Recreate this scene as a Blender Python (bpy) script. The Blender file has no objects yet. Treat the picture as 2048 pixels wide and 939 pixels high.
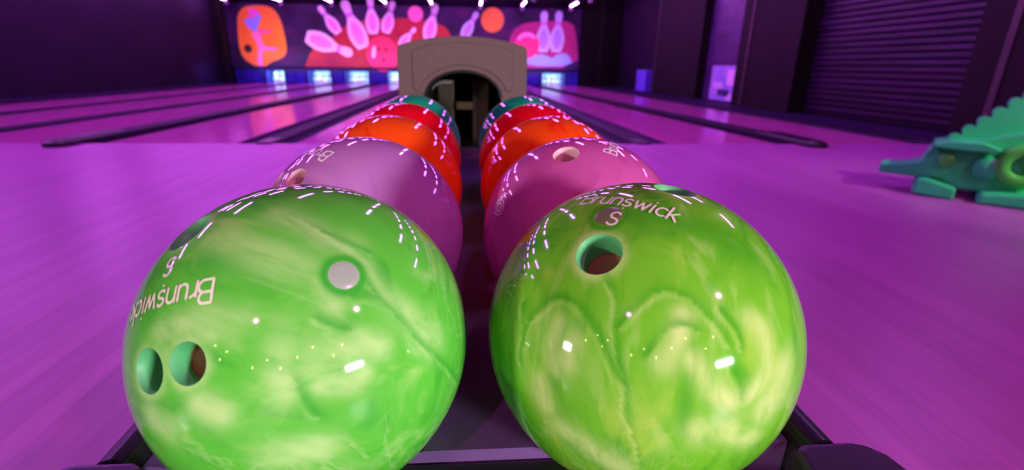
import bpy, bmesh, math, random
import numpy as np
from mathutils import Vector, Matrix, Euler
random.seed(4)
PI = math.pi
# measured places: points on the balls are unit vectors from the ball's centre, points on the painted wall are (x, z)
D = {"balls":[[[-0.1092,0.3158,0.567],[-0.1125,0.5323,0.5694],[-0.1158,0.7488,0.5718],[-0.1191,0.9653,0.5742],[-0.1224,1.1818,0.5766]],[[0.1223,0.3158,0.567],[0.1256,0.5323,0.5694],[0.1289,0.7488,0.5718],[0.1322,0.9653,0.5742],[0.1355,1.1818,0.5766]]],"cam":{"R":[[0.997785,-0.065604,0.011035],[0.011018,0.326548,0.945116],[0.065607,0.942901,-0.326547]],"f":992.245,"cx":1000.421,"cy":473.578},"veinR":[[[-0.4298,-0.5898,0.6837],[-0.4207,-0.6355,0.6474],[-0.4074,-0.728,0.5515],[-0.3961,-0.8174,0.4182],[-0.38,-0.8795,0.2864],[-0.3528,-0.9246,0.1435],[-0.3142,-0.9492,-0.0183],[-0.2681,-0.9331,-0.2397]],[[-0.8253,-0.5197,0.2209],[-0.7953,-0.4944,0.3509],[-0.7456,-0.4934,0.448],[-0.6902,-0.5105,0.5128],[-0.6355,-0.5475,0.5444],[-0.5948,-0.6042,0.5303],[-0.5418,-0.6715,0.5055],[-0.4842,-0.748,0.454],[-0.4379,-0.8195,0.3696],[-0.4022,-0.8757,0.2673]],[[-0.3766,-0.7758,0.5062],[-0.3252,-0.7537,0.5711],[-0.2316,-0.7451,0.6254],[-0.1183,-0.7652,0.6328],[-0.0461,-0.7949,0.605],[0.0238,-0.8373,0.5462],[0.0788,-0.8644,0.4966],[0.1243,-0.8974,0.4234]],[[0.0997,-0.8219,0.5608],[0.1696,-0.8591,0.4829],[0.2018,-0.8872,0.415],[0.1998,-0.8994,0.3889]],[[0.1467,-0.9433,0.2978],[0.1811,-0.9523,0.2457],[0.2063,-0.9642,0.1665]],[[-0.2549,-0.8817,0.3971],[-0.1805,-0.8534,0.489],[-0.0961,-0.8526,0.5137],[-0.038,-0.8687,0.4939]],[[-0.811,-0.3909,0.4353],[-0.8331,-0.4718,0.2887],[-0.8454,-0.5194,0.1244]]],"lightR":[[[-0.6748,-0.6061,0.4211],[-0.6912,-0.6571,0.3008],[-0.6697,-0.7186,0.1873]],[[-0.6107,-0.7064,0.358],[-0.6242,-0.7372,0.2587]],[[-0.7473,-0.6644,-0.0062],[-0.7087,-0.7013,-0.0775],[-0.7374,-0.6724,0.0637]],[[-0.0469,-0.9297,0.3654],[0.0271,-0.9683,0.2484],[0.1657,-0.9751,0.1471],[0.3107,-0.9327,0.1832],[0.3725,-0.8728,0.3153],[0.352,-0.8181,0.4548],[0.264,-0.817,0.5127]],[[0.4784,-0.8307,0.2846],[0.4582,-0.8681,0.1911],[0.4065,-0.908,0.1013],[0.365,-0.93,0.0438]],[[0.0022,-0.9998,-0.0197],[0.0772,-0.997,-0.0012],[0.3055,-0.9456,-0.1119]],[[-0.0816,-0.8412,0.5345],[-0.1389,-0.8929,0.4283],[-0.1881,-0.9139,0.3597]],[[-0.6206,-0.768,-0.1582],[-0.4993,-0.8439,-0.1962],[-0.3697,-0.8863,-0.2789]]],"veinL":[[[0.4999,-0.5681,0.6537],[0.5518,-0.6153,0.563],[0.6581,-0.6208,0.426],[0.7765,-0.5705,0.2676],[0.8698,-0.4886,0.0686],[0.9312,-0.3353,-0.143]],[[0.429,-0.6611,0.6156],[0.5058,-0.6237,0.596],[0.5873,-0.6189,0.5216]],[[0.2108,-0.9324,0.2935],[0.2304,-0.9418,0.2449],[0.309,-0.9421,0.1302]],[[0.1009,-0.3401,0.935],[0.2974,-0.4312,0.8518],[0.4939,-0.4198,0.7615]],[[0.3086,-0.7799,0.5445],[0.4164,-0.7577,0.5026]]],"lightL":[[[0.3852,-0.5148,0.7659],[0.4741,-0.4941,0.7287],[0.5291,-0.5509,0.6455],[0.5844,-0.58,0.5676]],[[0.5968,-0.5864,0.5477],[0.7278,-0.5582,0.3985],[0.8256,-0.5143,0.232]],[[0.274,-0.8966,0.3478],[0.3567,-0.837,0.415],[0.4831,-0.7664,0.4234],[0.5703,-0.7323,0.3721]],[[0.3144,-0.9157,0.2502],[0.4195,-0.8743,0.2442],[0.5055,-0.8146,0.2846]],[[0.0262,-0.3468,0.9376],[0.2516,-0.4477,0.858],[0.3987,-0.4468,0.8009]],[[-0.4493,-0.746,0.4915],[-0.2306,-0.7925,0.5647],[-0.0591,-0.8298,0.5549]],[[-0.3776,-0.8107,0.4474],[-0.172,-0.8413,0.5125]],[[-0.2657,-0.4666,0.8436],[-0.0577,-0.5645,0.8234],[0.192,-0.6186,0.7619]],[[0.1476,-0.9008,0.4083],[0.1676,-0.9523,0.2551]],[[-0.2139,-0.9472,0.2388],[-0.0997,-0.9791,0.177]],[[0.291,-0.6558,0.6966],[0.3444,-0.71,0.6142]],[[0.0711,-0.9947,-0.0738],[0.292,-0.9544,-0.0627]],[[-0.4883,-0.8693,0.0761],[-0.3993,-0.9153,0.0527]]],"broadR":[[[-0.9347,0.1912,0.2995],[-0.9538,-0.2506,0.1658],[-0.9123,-0.3994,-0.0905],[-0.8053,-0.5168,-0.2905]],[[-0.1529,-0.3534,0.9229],[0.1258,-0.4393,0.8895],[0.3514,-0.5264,0.7743]]],"holesL":[[-0.4959,-0.2691,0.8256],[-0.5058,-0.8061,0.3071],[-0.2778,-0.8785,0.3887]],"holesR":[[-0.4362,-0.4905,0.7544],[0.1427,-0.0252,0.9894]],"plugL":[0.393,-0.5977,0.6988],"plugR":[-0.3358,-0.2795,0.8995],"txtL":[[-0.2315,-0.7044,0.671],[-0.691,-0.5478,0.4715]],"txtR":[[-0.3792,-0.0098,0.9253],[0.0085,-0.3737,0.9275]],"SL":[-0.495,-0.4952,0.714],"SR":[-0.315,-0.3194,0.8937],"lavL":[[-0.2268,-0.392,0.8916],[-0.5539,-0.0399,0.8316],[-0.47,-0.5229,0.7111],[-0.7318,-0.2591,0.6304]],"lavR":[[0.1847,-0.3447,0.9204],[0.3048,0.0468,0.9513],[-0.2392,-0.3558,0.9034]],"six":[[-0.888,-0.3495,0.299],[-0.7824,-0.3147,0.5374]],"pins":[[[-6.095,1.732],[-4.396,1.105]],[[-4.842,1.857],[-5.513,2.79]],[[-3.957,1.33],[-4.586,3.013]],[[-3.537,1.84],[-3.591,3.168]],[[-3.077,1.883],[-2.724,3.013]],[[-1.475,1.654],[-1.106,2.938]],[[-2.548,1.421],[-1.92,2.079]],[[-0.093,1.764],[0.477,2.686]],[[3.079,1.272],[3.079,2.766]],[[3.602,1.279],[3.667,2.776]]],"pball":[[-3.241,1.12],[-2.622,1.127]],"oball":[[1.058,2.412],[1.505,2.419]],"pinkball":[[2.431,1.524],[2.929,1.531]],"smallball":[[-1.898,2.575],[-1.613,2.58]],"orange":[[-8.546,2.428],[-8.321,2.706],[-7.929,2.781],[-7.385,2.774],[-7.1,2.591],[-6.949,2.195],[-6.887,1.667],[-6.869,1.22],[-7.017,0.946],[-7.57,0.757],[-7.824,0.552],[-8.154,0.622],[-8.548,0.873],[-8.651,1.286],[-8.61,1.907]],"glow":[[-6.253,0.68],[-5.896,1.322],[-5.206,1.602],[-4.786,2.053],[-4.01,2.329],[-2.493,2.442],[-1.353,2.372],[-0.497,2.029],[-0.525,0.611],[-6.268,0.55]],"rpanel":[[1.673,1.698],[2.036,2.284],[3.113,2.409],[4.2,2.427],[4.39,1.92],[4.569,0.685],[1.69,0.654]],"ice":[[2.402,1.114],[2.961,1.196],[3.286,1.125],[3.453,1.014],[3.724,1.243],[4.11,1.21],[4.319,0.759],[2.413,0.738]],"fig":{"blue":[[-8.294,2.295],[-8.139,2.349],[-7.982,2.3],[-7.847,2.475],[-7.632,2.444],[-7.749,2.269],[-7.834,2.058],[-7.896,1.882],[-8.044,1.88],[-8.192,2.0],[-8.297,2.156]],"arm":[[-8.054,2.677],[-7.856,2.663],[-7.691,2.546],[-7.85,2.457],[-7.998,2.317],[-8.113,2.401],[-8.106,2.573]],"leg":[[-8.044,1.88],[-7.891,1.917],[-7.768,1.743],[-7.749,1.352],[-7.214,1.305],[-7.25,1.179],[-7.807,1.208],[-7.853,0.881],[-7.838,0.589],[-8.054,0.66],[-7.938,1.206],[-7.979,1.563],[-8.126,1.703]],"skirt":[[-7.886,1.953],[-7.41,1.925],[-7.308,1.856],[-7.726,1.779],[-7.869,1.812]],"ball":[[-8.322,1.255],[-8.173,1.257]]},"holes_pb":[[-3.383,1.301],[-3.096,1.286],[-3.217,0.899]],"hl_pb":[[-3.606,1.407],[-3.472,1.409],[-3.522,0.969],[-3.676,0.967]],"dino":{"q0":[2.78,3.06,0.0],"e":[0.73,-0.683,0.0],"body":[[0.183,0.319],[0.252,0.35],[0.303,0.376],[0.358,0.431],[0.409,0.487],[0.462,0.547],[0.513,0.597],[0.637,0.11],[0.461,0.051],[0.335,0.046],[0.174,0.166]],"snout":[[-0.06,0.108],[-0.056,0.166],[0.045,0.175],[0.141,0.203],[0.183,0.319],[0.279,0.233],[0.31,0.153],[0.26,0.111],[0.151,0.101]],"shelf":[[0.182,0.322],[0.263,0.351],[0.386,0.36],[0.492,0.318],[0.467,0.298],[0.333,0.301],[0.191,0.304]],"bumps":[[0.278,0.356],[0.33,0.408],[0.383,0.462],[0.437,0.523],[0.5,0.583]],"leg":[[0.149,0.108],[0.186,0.113],[0.34,0.072],[0.339,0.027],[0.294,0.013],[0.158,0.037]],"foot":[[0.434,0.068],[0.523,0.07],[0.663,0.105],[0.689,0.001],[0.555,-0.017],[0.462,-0.003]],"eye":[[0.274,0.233],[0.306,0.236]],"wheel":[[0.455,0.213],[0.52,0.221]],"haunch":[[0.552,0.231],[0.612,0.239]]},"wallR":[[5.9,16.455,-0.048],[5.9,13.062,-0.025],[5.9,10.987,-0.002],[5.9,8.804,0.033],[5.9,5.776,0.035],[5.9,4.963,0.032],[5.9,12.343,0.803],[5.9,10.913,0.035],[5.9,17.911,0.567],[5.9,16.568,0.01]]}
C = bpy.context.scene.collection

# ------------------------------------------------------------------ helpers
def tag(o, label=None, cat=None, group=None, kind=None):
    if label: o['label'] = label
    if cat: o['category'] = cat
    if group: o['group'] = group
    if kind: o['kind'] = kind
    return o
def thing(name, label, cat, loc=(0, 0, 0), rz=0.0, group=None):
    o = bpy.data.objects.new(name, None); C.objects.link(o)
    o.empty_display_size = .05
    o.location = loc; o.rotation_euler = (0, 0, rz)
    return tag(o, label, cat, group)
def obj(name, bm, mat, parent=None, smooth=False, bevel=0.0, seg=2):
    me = bpy.data.meshes.new(name)
    if isinstance(bm, bpy.types.Mesh): me = bm
    else:
        bmesh.ops.recalc_face_normals(bm, faces=bm.faces[:])
        bm.to_mesh(me); bm.free()
    mats = mat if isinstance(mat, (list, tuple)) else [mat]
    for m in mats: me.materials.append(m)
    if smooth:
        for p in me.polygons: p.use_smooth = True
    o = bpy.data.objects.new(name, me); C.objects.link(o)
    if parent: o.parent = parent
    if bevel:
        md = o.modifiers.new('bevel', 'BEVEL'); md.width = bevel; md.segments = seg; md.limit_method = 'ANGLE'; md.angle_limit = math.radians(35)
    return o
def struct(name, bm, mat, **k):
    return tag(obj(name, bm, mat, **k), kind='structure')
def add_box(bm, x0, x1, y0, y1, z0, z1, mi=0):
    v = [bm.verts.new(p) for p in ((x0,y0,z0),(x1,y0,z0),(x1,y1,z0),(x0,y1,z0),(x0,y0,z1),(x1,y0,z1),(x1,y1,z1),(x0,y1,z1))]
    for q in ((3,2,1,0),(4,5,6,7),(0,1,5,4),(1,2,6,5),(2,3,7,6),(3,0,4,7)):
        f = bm.faces.new([v[i] for i in q]); f.material_index = mi
    return v
def box(*a):
    bm = bmesh.new(); add_box(bm, *a); return bm
def prism(poly, d0, d1, axis='y', mi=0, bm=None):
    """a polygon in the XZ plane (or any two axes) pushed along the third axis"""
    bm = bm or bmesh.new()
    def P(a, b, d):
        return (a, d, b) if axis == 'y' else ((d, a, b) if axis == 'x' else (a, b, d))
    A = [bm.verts.new(P(a, b, d0)) for a, b in poly]; B = [bm.verts.new(P(a, b, d1)) for a, b in poly]
    n = len(poly)
    fs = [bm.faces.new(A), bm.faces.new(B[::-1])]
    for i in range(n): fs.append(bm.faces.new((A[i], B[i], B[(i+1) % n], A[(i+1) % n])))
    for f in fs: f.material_index = mi
    return bm
def lathe(prof, seg=32, bm=None):
    bm = bm or bmesh.new(); rings = []
    for r, z in prof:
        if r < 1e-6: rings.append([bm.verts.new((0, 0, z))])
        else: rings.append([bm.verts.new((r*math.cos(2*PI*i/seg), r*math.sin(2*PI*i/seg), z)) for i in range(seg)])
    for a, b in zip(rings, rings[1:]):
        for i in range(seg):
            j = (i+1) % seg
            if len(a) == 1 and len(b) == 1: continue
            if len(a) == 1: bm.faces.new((a[0], b[i], b[j]))
            elif len(b) == 1: bm.faces.new((a[i], b[0], a[j]))
            else: bm.faces.new((a[i], b[i], b[j], a[j]))
    return bm
def ellipse(cx, cz, rx, rz, n=28, a0=0.0):
    return [(cx+rx*math.cos(2*PI*i/n+a0), cz+rz*math.sin(2*PI*i/n+a0)) for i in range(n)]

# ------------------------------------------------------------------ materials
def mat(name, col=(.5, .5, .5), rough=.5, spec=.5, metal=0.0, coat=0.0):
    m = bpy.data.materials.new(name); m.use_nodes = True
    b = m.node_tree.nodes['Principled BSDF']
    b.inputs['Base Color'].default_value = (*col, 1); b.inputs['Roughness'].default_value = rough
    b.inputs['Specular IOR Level'].default_value = spec; b.inputs['Metallic'].default_value = metal
    b.inputs['Coat Weight'].default_value = coat; b.inputs['Coat Roughness'].default_value = .03
    return m
def nodes(m): return m.node_tree.nodes, m.node_tree.links, m.node_tree.nodes['Principled BSDF']
def ramp(N, stops, interp='LINEAR'):
    r = N.new('ShaderNodeValToRGB'); cr = r.color_ramp; cr.interpolation = interp
    while len(cr.elements) < len(stops): cr.elements.new(.5)
    for e, (p, c) in zip(cr.elements, stops): e.position = p; e.color = (*c, 1)
    return r
def coords(N, L, kind='Object', scale=(1, 1, 1), rot=(0, 0, 0), loc=(0, 0, 0)):
    t = N.new('ShaderNodeTexCoord'); mp = N.new('ShaderNodeMapping')
    mp.inputs['Scale'].default_value = scale; mp.inputs['Rotation'].default_value = rot; mp.inputs['Location'].default_value = loc
    L.new(t.outputs[kind], mp.inputs['Vector']); return mp.outputs['Vector']
def noise(N, L, vec, scale, detail=3, rough=.5, dist=0.0):
    n = N.new('ShaderNodeTexNoise'); n.inputs['Scale'].default_value = scale; n.inputs['Detail'].default_value = detail
    n.inputs['Roughness'].default_value = rough; n.inputs['Distortion'].default_value = dist
    L.new(vec, n.inputs['Vector']); return n.outputs['Fac']
def mix(N, L, fac, a, b):
    m = N.new('ShaderNodeMix'); m.data_type = 'RGBA'
    if isinstance(fac, float): m.inputs[0].default_value = fac
    else: L.new(fac, m.inputs[0])
    for s, v in ((m.inputs[6], a), (m.inputs[7], b)):
        if isinstance(v, tuple): s.default_value = (*v, 1)
        else: L.new(v, s)
    return m.outputs[2]
def noisy(name, c0, c1, scale=4, rough=.5, stretch=(1, 1, 1), detail=4, spec=.5, bump=0.0, bscale=60):
    m = mat(name, c0, rough, spec); N, L, b = nodes(m)
    v = coords(N, L, 'Object', stretch)
    r = ramp(N, [(.3, c0), (.7, c1)]); L.new(noise(N, L, v, scale, detail), r.inputs[0]); L.new(r.outputs[0], b.inputs['Base Color'])
    if bump:
        bp = N.new('ShaderNodeBump'); bp.inputs['Strength'].default_value = bump; bp.inputs['Distance'].default_value = .002
        L.new(noise(N, L, v, bscale, 3), bp.inputs['Height']); L.new(bp.outputs[0], b.inputs['Normal'])
    return m
def boards(name, cols, width, rough, length=1.2, grain=.35):
    """wooden boards running along Y, each with a tone of its own and a fine grain"""
    m = mat(name, cols[0], rough); N, L, b = nodes(m)
    v = coords(N, L, 'Object')
    sp = N.new('ShaderNodeSeparateXYZ'); L.new(v, sp.inputs[0])
    def math_(op, a, bb=None):
        n = N.new('ShaderNodeMath'); n.operation = op
        for i, q in enumerate((a, bb)):
            if q is None: continue
            if isinstance(q, (int, float)): n.inputs[i].default_value = q
            else: L.new(q, n.inputs[i])
        return n.outputs[0]
    ix = math_('FLOOR', math_('DIVIDE', sp.outputs['X'], width))
    off = math_('MULTIPLY', math_('FRACT', math_('MULTIPLY', ix, .379)), length)
    iy = math_('FLOOR', math_('DIVIDE', math_('ADD', sp.outputs['Y'], off), length))
    cb = N.new('ShaderNodeCombineXYZ'); L.new(ix, cb.inputs[0]); L.new(iy, cb.inputs[1])
    w = N.new('ShaderNodeTexWhiteNoise'); w.noise_dimensions = '2D'; L.new(cb.outputs[0], w.inputs['Vector'])
    r = ramp(N, [(0, cols[0]), (.5, cols[1]), (1, cols[2])]); L.new(w.outputs['Value'], r.inputs[0])
    g = noise(N, L, coords(N, L, 'Object', (60, 2.2, 1)), 1.0, 5, .6, .4)
    gr = ramp(N, [(.35, (1-grain,)*3), (.65, (1, 1, 1))]); L.new(g, gr.inputs[0])
    mm = N.new('ShaderNodeMix'); mm.data_type = 'RGBA'; mm.blend_type = 'MULTIPLY'; mm.inputs[0].default_value = 1
    L.new(r.outputs[0], mm.inputs[6]); L.new(gr.outputs[0], mm.inputs[7]); L.new(mm.outputs[2], b.inputs['Base Color'])
    return m
def emit(name, col, s):
    m = bpy.data.materials.new(name); m.use_nodes = True; N = m.node_tree.nodes; L = m.node_tree.links
    N.clear(); e = N.new('ShaderNodeEmission'); e.inputs[0].default_value = (*col, 1); e.inputs[1].default_value = s
    o = N.new('ShaderNodeOutputMaterial'); L.new(e.outputs[0], o.inputs[0]); return m

def pearl(name, dark, mid, light, pale, vein, scale=6.0, stretch=(1, 1, 1), rot=(0, 0, 0), seed=0.0, attrs=False, rough=.06, dist=1.6, fil=0.0):
    """marbled pearl resin: swirled tones, thin light filaments, plus veins kept as mesh attributes"""
    m = mat(name, mid, rough, .55); N, L, b = nodes(m)
    v = coords(N, L, 'Object', stretch, rot, (seed*.01, seed*.007, -seed*.01)); v.node.vector_type = 'TEXTURE'
    f = noise(N, L, v, scale, 6, .58, dist)
    r = ramp(N, [(.30, dark), (.46, mid), (.60, mid), (.76, light)]); L.new(f, r.inputs[0])
    col = r.outputs[0]
    if fil:
        st = noise(N, L, v, scale*2.1, 3, .5, .9)
        for lo, hi, amt, c in ((.55, .72, fil*1.1, pale), (.45, .30, .6, vein)):
            mr = N.new('ShaderNodeMapRange'); L.new(st, mr.inputs['Value']); mr.inputs['From Min'].default_value = lo; mr.inputs['From Max'].default_value = hi; mr.inputs['To Max'].default_value = amt
            col = mix(N, L, mr.outputs[0], col, c)
        for sc, lo, amt, c, dd in ((scale*.8, .035, fil, pale, dist*1.8), (scale*.55, .03, fil*.7, vein, dist*2.2)):
            g = noise(N, L, v, sc, 4, .5, dd)
            su = N.new('ShaderNodeMath'); su.operation = 'SUBTRACT'; L.new(g, su.inputs[0]); su.inputs[1].default_value = .5
            ab = N.new('ShaderNodeMath'); ab.operation = 'ABSOLUTE'; L.new(su.outputs[0], ab.inputs[0])
            mr = N.new('ShaderNodeMapRange'); mr.interpolation_type = 'SMOOTHSTEP'; L.new(ab.outputs[0], mr.inputs['Value'])
            mr.inputs['From Min'].default_value = 0; mr.inputs['From Max'].default_value = lo; mr.inputs['To Min'].default_value = 1; mr.inputs['To Max'].default_value = 0
            gate = noise(N, L, v, scale*.5, 2, .5, .5)
            gr = N.new('ShaderNodeMapRange'); L.new(gate, gr.inputs['Value']); gr.inputs['From Min'].default_value = .45; gr.inputs['From Max'].default_value = .65; gr.inputs['To Max'].default_value = amt
            mu_ = N.new('ShaderNodeMath'); mu_.operation = 'MULTIPLY'; L.new(mr.outputs[0], mu_.inputs[0]); L.new(gr.outputs[0], mu_.inputs[1])
            col = mix(N, L, mu_.outputs[0], col, c)
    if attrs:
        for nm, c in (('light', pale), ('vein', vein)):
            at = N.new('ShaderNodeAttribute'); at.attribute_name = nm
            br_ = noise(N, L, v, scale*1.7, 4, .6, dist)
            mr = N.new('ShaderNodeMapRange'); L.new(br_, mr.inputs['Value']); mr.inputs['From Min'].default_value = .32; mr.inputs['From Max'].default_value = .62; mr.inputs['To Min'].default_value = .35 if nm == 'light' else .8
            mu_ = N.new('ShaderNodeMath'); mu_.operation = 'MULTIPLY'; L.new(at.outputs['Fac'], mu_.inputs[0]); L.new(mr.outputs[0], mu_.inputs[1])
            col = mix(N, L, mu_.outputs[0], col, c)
    L.new(col, b.inputs['Base Color'])
    return m

M = {}
M['approach'] = boards('approach_boards', ((.47, .105, .45), (.52, .12, .49), (.57, .14, .53)), .057, .36, 1.6, .20)
M['lane'] = boards('lane_boards', ((.70, .14, .50), (.76, .16, .54), (.82, .18, .58)), .027, .13, 2.4, .12)
M['gutter'] = noisy('gutter_plastic', (.016, .007, .045), (.03, .014, .075), 3, .6, spec=.25)
M['capping'] = noisy('capping_plastic', (.010, .003, .02), (.018, .006, .035), 5, .6, spec=.25)
M['wall_dark'] = noisy('dark_wall_paint', (.004, .002, .010), (.010, .003, .018), 1.2, .7, spec=.2)
M['ceiling'] = noisy('black_ceiling', (.010, .008, .010), (.016, .012, .016), 2, .9, spec=.1)
M['pillar'] = noisy('dark_brown_pillar', (.004, .005, .003), (.010, .009, .006), 2.2, .7, (1, 1, .3), spec=.2)
M['slat'] = noisy('purple_slat_wood', (.004, .0015, .008), (.032, .008, .055), .9, .4, (1, .7, 7), spec=.3)
M['violet_panel'] = noisy('violet_panel_paint', (.022, .006, .055), (.075, .03, .14), 1.6, .4, (1, 1, 2.2), spec=.4)
M['black'] = noisy('black_gloss_plastic', (.008, .007, .009), (.013, .011, .014), 8, .34)
M['tray'] = noisy('black_tray_plastic', (.15, .06, .22), (.20, .09, .28), 12, .35)  # purple reflected from the lamps is put into the tray's base colour
M['hood'] = noisy('grained_taupe_plastic', (.125, .078, .070), (.21, .14, .125), 330, .6, detail=2, bump=.5, bscale=400)
M['hood_in'] = noisy('dark_tunnel', (.012, .010, .010), (.02, .016, .016), 6, .7)
M['post'] = noisy('brown_guide', (.05, .026, .013), (.08, .044, .022), 5, .5)
M['steel'] = mat('brushed_steel', (.55, .52, .5), .3, .5, 1.0)
M['housing'] = mat('black_lamp_housing', (.02, .02, .025), .5)
M['tube'] = emit('lit_tube', (.68, .14, 1.0), 88)
M['cream'] = mat('cream_ink', (.82, .78, .62), .35)
M['pinkink'] = mat('pale_pink_ink', (.95, .86, .90), .35)
M['white'] = mat('white_pin_plastic', (.85, .85, .85), .25)
M['pinred'] = mat('red_pin_band', (.6, .03, .05), .3)
M['curtain'] = noisy('pit_curtain', (.60, .72, .80), (.80, .86, .9), 6, .6, (14, 1, 1))
M['kick'] = noisy('blue_kickback', (.010, .008, .14), (.05, .035, .45), 3.5, .4)
M['kick_dark'] = noisy('dark_blue_trim', (.012, .010, .10), (.03, .02, .2), 4, .5)

# ------------------------------------------------------------------ bowling balls
R = .1079
def seg_dist(P, line, side=False):
    """angular distance of unit vectors P to a polyline of unit vectors, and on which side they lie"""
    best = np.full(len(P), 9.0); sg = np.ones(len(P))
    pts = [np.array(q)/np.linalg.norm(q) for q in line]
    for _ in range(3):                  # rounded corners
        q = [pts[0]]
        for a, b in zip(pts, pts[1:]): q += [a*.75+b*.25, a*.25+b*.75]
        pts = q+[pts[-1]]
    for a, b in zip(pts, pts[1:]):
        ab = b-a; t = np.clip(((P-a) @ ab)/max(ab @ ab, 1e-12), 0, 1)
        d = np.linalg.norm(P-(a+t[:, None]*ab), axis=1); m = d < best
        best[m] = d[m]; sg[m] = np.sign(P[m] @ np.cross(a, b))
    return (best, sg) if side else best
def frame_on(d, toward=None):
    c = Vector(d).normalized()
    up = Vector((0, 0, 1)) if abs(c.z) < .95 else Vector((0, 1, 0))
    if toward is not None:
        t = Vector(toward); r = (t-c*t.dot(c)).normalized()
        return c, r, c.cross(r)
    r = up.cross(c).normalized(); return c, r, c.cross(r)

def ball_mesh(name, holes, sub, veins=(), lights=(), broad=(), plug=None):
    bm = bmesh.new(); bmesh.ops.create_icosphere(bm, subdivisions=sub, radius=R)
    me = bpy.data.meshes.new(name); bm.to_mesh(me); bm.free()
    if holes:
        o = bpy.data.objects.new('cut_body', me); C.objects.link(o); cut = []
        for d, a in holes:
            cb = lathe([(0, -.03), (a, -.03), (a, .02), (0, .02)], 48)
            bmesh.ops.recalc_face_normals(cb, faces=cb.faces[:])
            cm = bpy.data.meshes.new('cutter'); cb.to_mesh(cm); cb.free()
            k = bpy.data.objects.new('cutter', cm); C.objects.link(k)
            v = Vector(d).normalized(); k.matrix_world = Matrix.Translation(v*R) @ v.to_track_quat('Z', 'Y').to_matrix().to_4x4()
            md = o.modifiers.new('cut', 'BOOLEAN'); md.operation = 'DIFFERENCE'; md.object = k; md.solver = 'EXACT'; cut.append(k)
        dg = bpy.context.evaluated_depsgraph_get(); dg.update()
        new = bpy.data.meshes.new_from_object(o.evaluated_get(dg))
        for k in cut: bpy.data.objects.remove(k)
        bpy.data.objects.remove(o); me = new; me.name = name
        bm = bmesh.new(); bm.from_mesh(me)
        kill = []
        for f in bm.faces:
            if min(v.co.length for v in f.verts) < R*.9935: kill.append(f)
        bmesh.ops.delete(bm, geom=kill, context='FACES')
        bm.to_mesh(me); bm.free()
    n = len(me.vertices); co = np.empty(n*3); me.vertices.foreach_get('co', co); P = co.reshape(-1, 3)
    P = P/np.linalg.norm(P, axis=1)[:, None]
    Q = P.copy()                       # a gentle warp keeps the veins from looking drawn
    for k, (fx, a) in enumerate(((5, .012), (11, .009), (19, .004))):
        Q = Q+a*np.stack([np.sin(fx*P[:, (c+1) % 3]*1.3+fx*P[:, (c+2) % 3]+k*2.1+c) for c in range(3)], 1)
    val = np.zeros(n); lit = np.zeros(n)
    for i, l in enumerate(veins):       # each vein: a dark thread that fades out on one side and has a pale edge on the other
        w = .0135*(.8+.5*((i*37) % 10)/10); d, sg = seg_dist(Q, l, True)
        taper = .62+.38*np.sin(9*P[:, 0]+6*P[:, 2]+i)**2
        ww = np.where(sg > 0, w*2.6, w*.8)
        val = np.maximum(val, .9*taper*np.exp(-(d/ww)**2))
        lit = np.maximum(lit, np.where(sg < 0, .75, 0)*np.exp(-((d-2.1*w)/(.8*w))**2)*(1.35-taper))
    for i, l in enumerate(lights):  # pale pearl streaks; some paint the soft glow around the highlights
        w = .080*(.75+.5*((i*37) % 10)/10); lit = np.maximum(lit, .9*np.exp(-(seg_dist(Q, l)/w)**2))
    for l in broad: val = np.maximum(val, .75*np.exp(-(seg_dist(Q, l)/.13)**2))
    for d_, a_ in (holes if veins else ()):      # paler resin round each drilled hole
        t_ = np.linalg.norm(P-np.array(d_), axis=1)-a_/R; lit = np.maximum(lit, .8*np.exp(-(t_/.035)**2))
    if plug:
        t_ = np.linalg.norm(P-np.array(plug[0]), axis=1)-plug[1]/R*1.22; k_ = np.exp(-(t_/.022)**2); val = np.maximum(val, .9*k_); lit = lit*(1-k_)
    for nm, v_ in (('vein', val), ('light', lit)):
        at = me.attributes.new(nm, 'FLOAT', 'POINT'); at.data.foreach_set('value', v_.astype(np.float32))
    for p in me.polygons: p.use_smooth = True
    me.normals_split_custom_set_from_vertices([tuple(q) for q in P])
    return me

def add_hole(ball, d, a, m_wall, m_bottom, depth=.03, tilt=(0, 0, 0)):
    z = math.sqrt(R*R-a*a)-R; prof = [(a*1.004, z+.0001), (a*.985, z-.0004), (a*.93, z-.0016), (a*.885, z-.004), (a*.875, z-.008), (a*.875, -depth)]
    h = obj('finger_hole', lathe(prof, 48), m_wall, ball, smooth=True)
    h.data.flip_normals()
    v = Vector(d).normalized(); h.location = v*R; h.rotation_mode = 'QUATERNION'; h.rotation_quaternion = v.to_track_quat('Z', 'Y')
    bt = obj('hole_bottom', lathe([(0, -depth+.0006), (a*.86, -depth+.0006), (a*.875, -depth+.002)], 48), m_bottom, h)
    return h
def add_plug(ball, d, a, m, name='plug'):
    c, r, u = frame_on(d); bm = bmesh.new(); k = 40
    rings = [[bm.verts.new(c*(R+.00035))]]
    for j in range(1, 6):
        t = a/R*j/5; e = .00035 if j < 5 else .0
        rings.append([bm.verts.new(((c*math.cos(t)+(r*math.cos(2*PI*i/k)+u*math.sin(2*PI*i/k))*math.sin(t)))*(R+e)) for i in range(k)])
    for i in range(k): bm.faces.new((rings[0][0], rings[1][i], rings[1][(i+1) % k]))
    for q0, q1 in zip(rings[1:], rings[2:]):
        for i in range(k): bm.faces.new((q0[i], q1[i], q1[(i+1) % k], q0[(i+1) % k]))
    return obj(name, bm, m, ball, smooth=True)

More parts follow.
